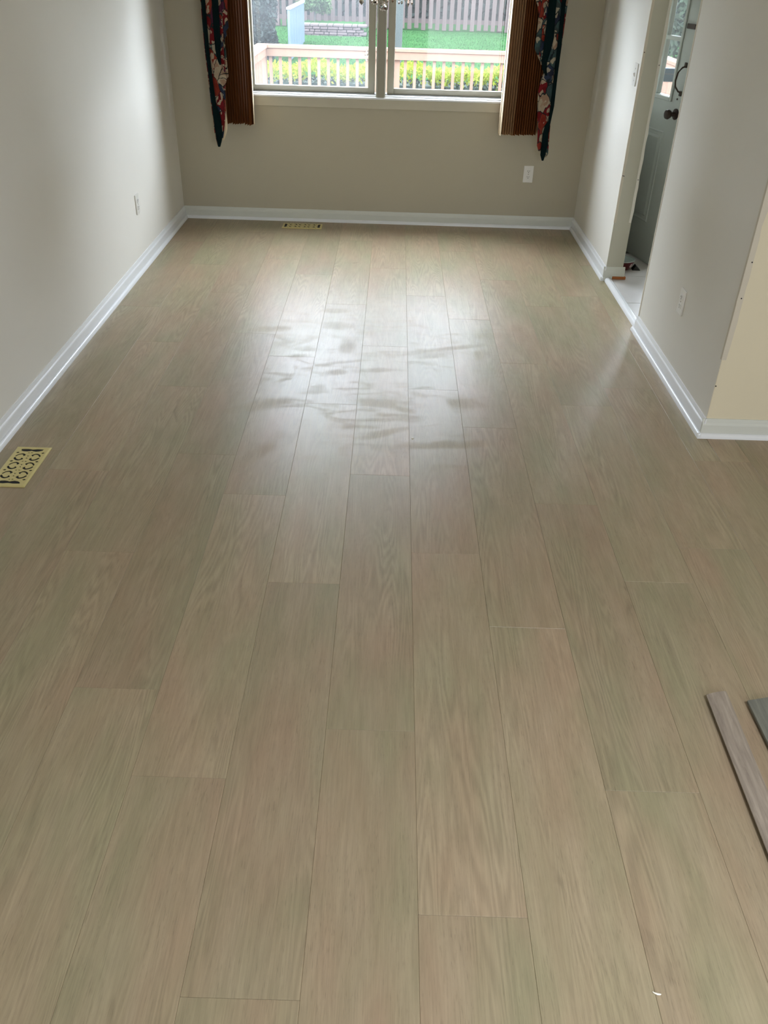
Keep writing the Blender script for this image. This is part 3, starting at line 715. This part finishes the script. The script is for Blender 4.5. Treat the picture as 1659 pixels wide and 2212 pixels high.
# local x runs from hinge to lock edge; local -y is the face turned to the dining room
DW, DT, DH = .905, .044, 2.03
gx0, gx1, gz0, gz1 = .165, .742, .985, 1.90
bm = BM()
add_box(bm, 0, DW, -DT/2, DT/2, .005, gz0, .001); add_box(bm, 0, gx0, -DT/2, DT/2, gz0, gz1); add_box(bm, gx1, DW, -DT/2, DT/2, gz0, gz1); add_box(bm, 0, DW, -DT/2, DT/2, gz1, DH, .001)
obj('leaf', bm, door_white, dr)
for x0, x1 in ((.165, .405), (.500, .742)):
    for s in (-1, 1):
        bm = BM(); y = s*DT/2
        ring = lambda i, dy: [(x0+i, y+s*dy, .245+i), (x1-i, y+s*dy, .245+i), (x1-i, y+s*dy, .795-i), (x0+i, y+s*dy, .795-i)]
        R_ = [[bm.verts.new(q) for q in ring(i, dy)] for i, dy in ((0, -.001), (.006, .005), (.016, .001), (.030, .001), (.045, .006))]
        for a, b in zip(R_, R_[1:]):
            for k in range(4): bm.faces.new((a[k], a[(k+1) % 4], b[(k+1) % 4], b[k]))
        bm.faces.new(R_[-1]); obj('raised_panel', bm, door_white, dr)
bm = BM()
for s in (-1, 1):
    y0, y1 = sorted((s*DT/2, s*(DT/2+.010)))
    add_box(bm, gx0-.022, gx0, y0, y1, gz0-.022, gz1+.022, .003); add_box(bm, gx1, gx1+.022, y0, y1, gz0-.022, gz1+.022, .003)
    add_box(bm, gx0, gx1, y0, y1, gz0-.022, gz0, .003); add_box(bm, gx0, gx1, y0, y1, gz1, gz1+.022, .003)
obj('glazing_frame', bm, door_white, dr)
bm = BM(); cw = (gx1-gx0)/3; ch = (gz1-gz0)/3
for k in (1, 2):
    add_box(bm, gx0+cw*k-.012, gx0+cw*k+.012, -.016, .016, gz0, gz1, .003); add_box(bm, gx0, gx1, -.016, .016, gz0+ch*k-.012, gz0+ch*k+.012, .003)
obj('muntins', bm, door_white, dr)
for i in range(3):
    for j in range(3): obj('glass_pane', box(gx0+cw*i+.010, gx0+cw*(i+1)-.010, -.002, .002, gz0+ch*j+.010, gz0+ch*(j+1)-.010), glass_clear, dr)
RX = Matrix.Rotation(PI/2, 4, 'X')
bm = BM(); add_lathe(bm, [(0, 0), (.031, 0), (.031, .006), (.014, .010), (.012, .030), (.022, .040), (.028, .054), (.024, .066), (0, .070)], 20, (.835, -DT/2, .905), RX); obj('knob', bm, iron, dr, smooth=True)
bm = BM(); add_tube(bm, [(.845, -DT/2, 1.022), (.845, -DT/2-.022, 1.030), (.845, -DT/2-.045, 1.055), (.845, -DT/2-.052, 1.09), (.845, -DT/2-.045, 1.13), (.845, -DT/2-.022, 1.155), (.845, -DT/2, 1.163)], .005, 8)
for z in (1.018, 1.168): add_box(bm, .833, .857, -DT/2-.008, -DT/2+.001, z-.014, z+.014, .003)
obj('pull_handle', bm, iron, dr, smooth=True)
obj('slide_bolt', box(.79, .88, -DT/2-.014, -DT/2+.001, 1.350, 1.376, .003), iron, dr)
bm = BM(); add_lathe(bm, [(0, 0), (.006, 0), (.005, .004), (0, .005)], 10, (.82, -DT/2, .985), RX); obj('screw', bm, iron, dr)
# storm door closed in the opening
sd = bpy.data.objects.new('door_2', None); C.objects.link(sd); sd.location = (DX0, YB+.13, .01); struct(sd, 'storm door with blue-grey mid rail seen through the open back door', 'door')
w_ = DX1-DX0
bm = BM(); add_box(bm, .01, .07, -.015, .015, 0, 2.03, .002); add_box(bm, w_-.07, w_-.01, -.015, .015, 0, 2.03, .002); add_box(bm, .07, w_-.07, -.015, .015, 1.96, 2.03); add_box(bm, .07, w_-.07, -.015, .015, 0, .16)
obj('frame', bm, bluew_m, sd)
pz = at(1455, 162, YB+.13).z - .01
bm = BM(); add_box(bm, .07, w_-.07, -.018, .018, pz-.042, pz+.042, .003); obj('mid_rail', bm, storm_m, sd)
obj('rail_strip', box(.07, w_-.07, -.021, -.017, pz+.003, pz+.010), bluew_m, sd)
obj('glass_pane', box(.068, w_-.068, -.002, .002, .155, 1.965), glass_clear, sd)
bm = BM(); add_box(bm, DX0-.0, DX0+.012, YB+.02, YB+.2, 0, 2.06); add_box(bm, DX1-.012, DX1, YB, YB+.2, 0, 2.06); add_box(bm, DX0, DX1, YB+.02, YB+.2, 2.04, 2.06); add_box(bm, DX0, DX1, YB, YB+.22, -.05, .012)
struct(obj('trim_2', bm, trim_worn))

bt = thing('pet_bowl', 'small maroon bowl with pale grey inside on the tile beside the open door', 'bowl', (1.495, 5.475, .009))
bm = BM(); add_lathe(bm, [(0, .0), (.058, .0), (.060, .004), (.072, .030), (.083, .056), (.0845, .060), (.082, .061), (.079, .058)], 36); obj('outer_shell', bm, bowl_red, bt, smooth=True)
bm = BM(); add_lathe(bm, [(.0800, .0590), (.072, .040), (.060, .016), (.045, .009), (0, .007)], 36); obj('inner_bowl', bm, bowl_in, bt, smooth=True)
bm = BM(); add_lathe(bm, [(.079, .0592), (.0825, .0618), (.0862, .0600), (.084, .0570)], 36); obj('rim', bm, bowl_in, bt, smooth=True)
bm = BM(); ca = math.radians(-48); cx_, cy2 = .0735*math.cos(ca), .0735*math.sin(ca)
add_lathe(bm, [(0, .002), (.010, .0015), (.010, -.004), (0, -.004)], 16, (cx_, cy2, .032), Matrix.Rotation(ca+PI/2, 4, 'Z') @ Matrix.Rotation(PI/2+.35, 4, 'X') @ Matrix.Diagonal((.8, 1.35, 1, 1))); obj('oval_mark', bm, decal_m, bt)
bm = BM(); add_poly(bm, [(0, 0, 0), (.052, .0, 0), (.022, .008, .026)], (0, 1, .1), .04)
o = obj('door_wedge', bm, rubber, loc=(1.562, 5.425, .009)); tag(o, 'small black wedge on the tile just right of the maroon bowl', 'wedge')

# ---------------------------------------------------------------- chandelier, its lowest crystals showing
CX, CY, CZ = at(829, 14, 4.6)
ch_ = thing('chandelier', 'brass chandelier with clear crystal drops, its lowest crystals at the top edge', 'chandelier', (CX, CY, CZ))
bm = BM(); bmesh.ops.create_icosphere(bm, subdivisions=2, radius=.0215); obj('crystal_ball', bm, crystal, ch_)
bm = BM(); add_tube(bm, [(0, 0, .02), (0, 0, .06)], .002, 6)
add_lathe(bm, [(0, .045), (.012, .05), (.022, .065), (.030, .085), (.018, .10), (.010, .12), (.012, .20), (.026, .24), (.012, .28), (.009, .34), (.009, .95), (.06, .965), (.06, .99), (0, .99)], 20)
obj('stem', bm, brass_old, ch_, smooth=True)
def crystal_drop(x, y, z, L_=.040, r=.008, round_=False):
    bm = BM()
    if round_: bmesh.ops.create_icosphere(bm, subdivisions=1, radius=r*1.9)
    else: add_lathe(bm, [(0, -L_*.5), (r*.9, -L_*.18), (r*.55, L_*.15), (r*.2, L_*.5), (0, L_*.52)], 6)
    bmesh.ops.translate(bm, verts=bm.verts, vec=(x, y, z)); add_tube(bm, [(x, y, z+L_*.5), (x, y, z+L_*.5+.02)], .0007, 4)
    return obj('crystal_drop', bm, crystal, ch_)
for k in range(6):
    a = 2*PI*k/6 + .35; c, s_ = math.cos(a), math.sin(a)
    bm = BM(); pts = [(c*r, s_*r, z) for r, z in ((.015, .11), (.06, .075), (.11, .07), (.16, .095), (.20, .14), (.215, .175))]
    add_tube(bm, pts, .005, 8); add_lathe(bm, [(0, .0), (.022, .004), (.030, .012), (.012, .014), (.012, .075), (0, .075)], 14, (c*.215, s_*.215, .175))
    obj('arm', bm, brass_old, ch_, smooth=True)
    bm = BM(); add_lathe(bm, [(0, 0), (.008, .004), (.012, .02), (.007, .045), (0, .062)], 12, (c*.215, s_*.215, .25)); obj('bulb', bm, simple('frosted_bulb', (240, 236, 224), .3) if k == 0 else bpy.data.materials['frosted_bulb'], ch_, smooth=True)
    crystal_drop(c*.215, s_*.215, .145, .05, .009); crystal_drop(c*.13, s_*.13, .045, .045, .009)
def dpx(px_, py_, Y, **k):
    q = at(px_, py_, Y) - Vector((CX, CY, CZ)); crystal_drop(q.x, q.y, q.z, **k)
dpx(781, 0, 4.55, L_=.042, r=.013); dpx(807, 2, 4.58, r=.010, round_=True); dpx(814, 4, 4.60, L_=.03, r=.007, round_=False); dpx(837, 0, 4.64, L_=.03, r=.007); dpx(848, -2, 4.62, L_=.034)
dpx(862, 4, 4.55, L_=.022, r=.006); dpx(868, 4, 4.65, L_=.022, r=.006); dpx(882, 3, 4.52, L_=.045, r=.007); dpx(890, 4, 4.6, L_=.03, r=.007); dpx(818, -3, 4.5, L_=.03, r=.008)

# made-up lamp fixture behind the camera, added to brighten the near floor
cl = thing('added_fill_lamp', 'added white fill lamp above the living room, out of view', 'fill lamp', (1.05, 0, 2.44))
bm = BM(); add_lathe(bm, [(0, 0), (.21, 0), (.215, -.02), (.20, -.035), (0, -.035)], 32); obj('base', bm, plate_white, cl, smooth=True)
bm = BM(); add_lathe(bm, [(.19, -.035), (.185, -.07), (.14, -.09), (0, -.098)], 32); obj('diffuser', bm, plate_white, cl, smooth=True)

# ---------------------------------------------------------------- outside: deck
RY, RXL, RXR = 12.0, -1.69, 3.35; RZ = at(800, 102, RY).z; DKZ = RZ - .95
dk = thing('deck', 'wooden deck outside the dining window', 'deck', (0, 0, 0))
bm = BM(); y = YB+.22
while y < RY+.05: add_box(bm, RXL-.1, RXR+.1, y, y+.138, DKZ-.035, DKZ); y += .144
obj('deck_boards', bm, deck_wood, dk)['kind'] = 'stuff'
rl = thing('deck_railing', 'reddish wooden deck railing with square balusters outside the window', 'railing', (0, 0, 0))
obj('top_rail', box(RXL-.07, RXR+.07, RY-.07, RY+.07, RZ-.038, RZ, .003), deck_wood, rl)
obj('top_rail', box(RXL-.07, RXL+.07, YB+.25, RY-.07, RZ-.038, RZ, .003), deck_wood, rl)
obj('top_rail', box(RXR-.07, RXR+.07, YB+.25, RY-.07, RZ-.038, RZ, .003), deck_wood, rl)
def rails(x0, x1, y0, y1):
    obj('cross_rail', box(x0, x1, y0, y1, RZ-.128, RZ-.038, .002), deck_wood, rl); obj('cross_rail', box(x0, x1, y0, y1, DKZ+.08, DKZ+.17, .002), deck_wood, rl)
rails(RXL, RXR, RY-.055, RY-.017); rails(RXL+.017, RXL+.055, YB+.25, RY-.056); rails(RXR-.055, RXR-.017, YB+.25, RY-.056)
bal_me = None
def baluster(x, y):
    global bal_me
    if bal_me is None:
        o = obj('baluster', box(-.019, .019, -.019, .019, DKZ+.06, RZ-.06, .002), deck_wood, rl); bal_me = o.data
    else: o = bpy.data.objects.new('baluster', bal_me); C.objects.link(o); o.parent = rl
    o.location = (x, y, 0)
sp0 = (at(835, 160, RY).x - at(628, 160, RY).x)/10
x = RXL + .10
while x < RXR-.05:
    if abs(x-.02) > .075: baluster(x, RY+.003)
    x += .1215
y = YB+.5
while y < RY-.15: baluster(RXL-.003, y); baluster(RXR+.003, y); y += .1215
for px_, py_ in ((RXL, RY), (.0, RY), (RXR, RY), (RXL, 9.2), (RXR, 9.2)): obj('post', box(px_-.044, px_+.044, py_-.010, py_+.078, DKZ, RZ-.04, .003), deck_wood, rl)

# hedge
def leaves(n, fn, size, rng, up_bias=0):
    verts = []; faces = []
    for i in range(n):
        p, nr = fn(rng); a = Vector((rng.uniform(-1, 1), rng.uniform(-1, 1), rng.uniform(-1, 1)+up_bias)).normalized()
        b = a.cross(Vector((rng.uniform(-1, 1), rng.uniform(-1, 1), rng.uniform(-1, 1)))).normalized(); s = size*rng.uniform(.6, 1.3)
        k = len(verts); verts += [p - a*s, p + b*s*.45, p + a*s, p - b*s*.45]; faces.append((k, k+1, k+2, k+3))
    return verts, faces
def leafobj(name, n, fn, size, mat, parent, seed, up_bias=0):
    v, f = leaves(n, fn, size, random.Random(seed), up_bias); me = bpy.data.meshes.new(name); me.from_pydata(v, [], f); me.materials.append(mat)
    o = bpy.data.objects.new(name, me); C.objects.link(o); o.parent = parent; return o
def lawn_z(Y): 
    pts = [(6.6, -1.0), (12.4, -.25), (14.2, -.02), (16, .09), (21, .30), (24, .5), (40, .8)]
    for (a, za), (b, zb) in zip(pts, pts[1:]):
        if Y <= b: return za + (zb-za)*(Y-a)/(b-a)
    return .8
hz_top = at(960, 144, 13.3).z - .02
hg = thing('hedge', 'clipped dark hedge with bright yellow-green new growth behind the deck railing', 'hedge', (0, 13.3, lawn_z(13.3)))
def f_dark(r):
    return Vector((r.uniform(-4.5, 5.5), r.uniform(-.40, .40), r.uniform(-.1, hz_top - lawn_z(13.3) - .17))), None
def f_new(r):
    x = r.uniform(-4.5, 5.5); h = hz_top - lawn_z(13.3) + .05*math.sin(x*7)*math.sin(x*2.3+1)
    return Vector((x, r.uniform(-.42, .42), h - abs(r.gauss(0, .085)))), None
bm = box(-4.5, 5.5, -.30, .30, -.25, hz_top - lawn_z(13.3) - .20); obj('core', bm, simple('hedge_core', (30, 44, 38), .9), hg)
leafobj('foliage', 26000, f_dark, .035, leaf_hedge, hg, 1)['kind'] = 'stuff'
n_ = leafobj('new_growth', 13000, f_new, .032, leaf_new, hg, 2, .8); n_['kind'] = 'stuff'; n_['label'] = 'bright yellow-green shoots along the hedge top'

# lawn
bm = BM(); rows = []
ysl = [6.6, 9, 12.4, 13.3, 14.2, 16, 18, 21, 24, 30, 40]
for Y in ysl: rows.append([bm.verts.new((X, Y, lawn_z(Y))) for X in range(-20, 23, 3)])
for a, b in zip(rows, rows[1:]):
    for k in range(len(a)-1): bm.faces.new((a[k], a[k+1], b[k+1], b[k]))
lw = struct(obj('ground', bm, lawn_m, smooth=True), 'green lawn rising to the back fence', 'lawn')
v = []; f = []; rg = random.Random(11)
for i in range(30000):
    X, Y = rg.uniform(-4, 5), rg.uniform(13.9, 20.8); z = lawn_z(Y); k = len(v); a = rg.uniform(0, PI); h = rg.uniform(.015, .03)
    v += [(X-.006*math.cos(a), Y-.006*math.sin(a), z-.005), (X+.006*math.cos(a), Y+.006*math.sin(a), z-.005), (X+rg.uniform(-.02, .02), Y+rg.uniform(-.02, .02), z+h)]; f.append((k, k+1, k+2))
me = bpy.data.meshes.new('grass'); me.from_pydata(v, [], f); me.materials.append(lawn_m); g = bpy.data.objects.new('grass', me); C.objects.link(g); g['kind'] = 'stuff'; g.parent = lw

# back fence, individual pickets
FY = 21.0
fn = thing('picket_fence', 'weathered wooden picket fence at the back of the lawn', 'fence', (0, FY, 0))
zb_ = lawn_z(FY)
pk = None; x = -2.6; i = 0
while x < 4.6:
    if pk is None:
        o = obj('picket', box(-.045, .045, -.012, .012, 0, 1.75, .002), fence_wood, fn); pk = o.data
    else: o = bpy.data.objects.new('picket', pk); C.objects.link(o); o.parent = fn
    o.location = (x, -.035, zb_ + .03 + random.uniform(-.02, .02))
    x += .150; i += 1
for z in (.14, .85, 1.55): obj('fence_rail', box(-2.7, 4.7, -.022, .032, zb_+z, zb_+z+.085), fence_wood, fn)
for x in (-2.6, -.2, 2.2, 4.6): obj('fence_post', box(x-.045, x+.045, .06, .15, zb_-.3, zb_+1.7), fence_wood, fn)

# stone retaining wall in front of the fence
swt, swb = at(715, 51, 19.8), at(715, 74, 19.8); xs0, xs1 = at(657, 60, 19.8).x, at(777, 60, 19.8).x
rw = thing('garden_wall', 'low rough stone garden wall in front of the picket fence', 'garden wall', ((xs0+xs1)/2, 19.8, swb.z))
bm = BM(); rs = random.Random(21); hh = (swt.z - swb.z)/4
for r_ in range(-1, 4):
    x = xs0 - rs.uniform(0, .1)
    while x < xs1:
        l_ = rs.uniform(.10, .22); dy = rs.uniform(-.02, .02)
        add_box(bm, x-(xs0+xs1)/2, x+l_-.012-(xs0+xs1)/2, -.12+dy, .25, r_*hh, (r_+1)*hh-.008, .006); x += l_
obj('stones', bm, stone_m, rw)['kind'] = 'stuff'
bm = BM(); add_box(bm, -.62, .62, -.02, .9, -.2, swt.z-swb.z-.01); obj('earth_fill', bm, lawn_m, rw)

# pale blue board fence running back at the left
bx = at(624, 60, 16.2).x
bf = thing('vinyl_fence', 'pale blue vertical-board fence with white top rail at the left of the lawn', 'fence', (bx, 16.2, 0))
ztop = at(624, 21, 16.2).z
for k in range(6):
    obj('board', box(-.02, .02, .42*k+.004, .42*(k+1)-.004, lawn_z(16.2+.42*k)-.2, ztop, .003), blue_m, bf)
obj('top_rail', box(-.035, .035, -.01, 2.54, ztop, ztop+.035, .003), bluew_m, bf)

# shrubs and trees
def blob_tree(name, label, cat, loc, rad, n, leaf, mat, seed, trunk_h=0, grp=None, core=True, tr=.05):
    t = thing(name, label, cat, loc, 0, grp)
    cz = trunk_h + rad[2]*.9; rng = random.Random(seed)
    lobes = [(Vector((rng.uniform(-.5, .5)*rad[0], rng.uniform(-.5, .5)*rad[1], cz + rng.uniform(-.45, .45)*rad[2])), rng.uniform(.45, .65)) for _ in range(9)]
    def fn_(r):
        c, q = lobes[r.randrange(9)]; d = Vector((r.gauss(0, 1), r.gauss(0, 1), r.gauss(0, 1))).normalized(); m = r.uniform(.6, 1.05)
        return c + Vector((d.x*rad[0], d.y*rad[1], d.z*rad[2]))*q*m, None
    leafobj('foliage', n, fn_, leaf, mat, t, seed)['kind'] = 'stuff'
    bm = BM(); add_tube(bm, [(0, 0, -.1), (.02, .01, cz*.5), (0, .03, cz)], [tr, tr*.8, tr*.4], 8); obj('trunk', bm, bark_m, t, smooth=True)
    return t
blob_tree('shrub', 'big light grey-green shrub at the far left beyond the railing', 'shrub', (-3.62, 15.6, lawn_z(15.6)), (.76, .7, .95), 16000, .055, leaf_bush, 31, .1)
blob_tree('evergreen_shrub', 'dark evergreen shrub next to the pale blue fence', 'shrub', (-2.36, 15.9, lawn_z(15.9)), (.42, .4, .60), 11000, .04, leaf_dark, 32, .0)
blob_tree('leafy_plant', 'soft green leafy plant on the garden wall in front of fence', 'plant', (-1.75, 20.35, swt.z-.02), (.42, .25, .22), 2600, .035, leaf_soft, 33, .14, tr=.01)
for X_, Y_, lab in ((-13.4, 25, 'tall dense tree far left beyond the picket fence'), (-6.7, 26, 'tall dense tree behind the pale blue fence'), (0, 26, 'tall dense tree behind the middle of the picket fence'), (6.7, 26, 'tall dense tree behind the right part of the picket fence'), (13.4, 25, 'tall dense tree far right of the yard')):
    blob_tree('backyard_tree', lab, 'tree', (X_, Y_, lawn_z(Y_)), (2.9, 2.0, 4.8), 14000, .28, leaf_hedge, int(50+X_), 1.6, tr=.16)
blob_tree('backyard_shrub', 'loose green shrub seen through the back door glass', 'shrub', (5.4, 16.5, lawn_z(16.5)), (1.8, .9, 1.5), 20000, .07, leaf_bush, 37, .0, tr=.08)
sr_ = thing('hedgerow', 'dark dense hedgerow seen through the gaps of the picket fence', 'hedge', (0, 22.6, lawn_z(22.6)))
leafobj('foliage', 14000, lambda r_: (Vector((r_.uniform(-7, 8), r_.uniform(-.5, .5), r_.uniform(0, 2.3))), None), .13, leaf_dark, sr_, 77)['kind'] = 'stuff'
obj('core', box(-7, 8, -.3, .3, -.1, 2.0), bpy.data.materials['hedge_core'], sr_)
# slim trunk beside the window post
tx0 = at(862, 60, 16.4)
tt = thing('young_tree', 'slim grey-green tree trunk behind the railing, right of the window post', 'tree', (tx0.x, 16.4, lawn_z(16.4)))
bm = BM(); add_tube(bm, [(-.02, 0, -.1), (-.01, 0, .4), (.0, 0, .9), (.03, 0, 1.4), (.05, 0, 2.4), (.02, 0, 3.4)], [.075, .070, .066, .075, .06, .03], 12); obj('trunk', bm, bark_m, tt, smooth=True)
def fcr(r):
    d = Vector((r.gauss(0, 1), r.gauss(0, 1), r.gauss(0, 1))).normalized()*r.uniform(.4, 1.0); return Vector((d.x*1.1, d.y*.9, 3.3 + d.z*.8)), None
leafobj('foliage', 5000, fcr, .06, leaf_soft, tt, 41)['kind'] = 'stuff'
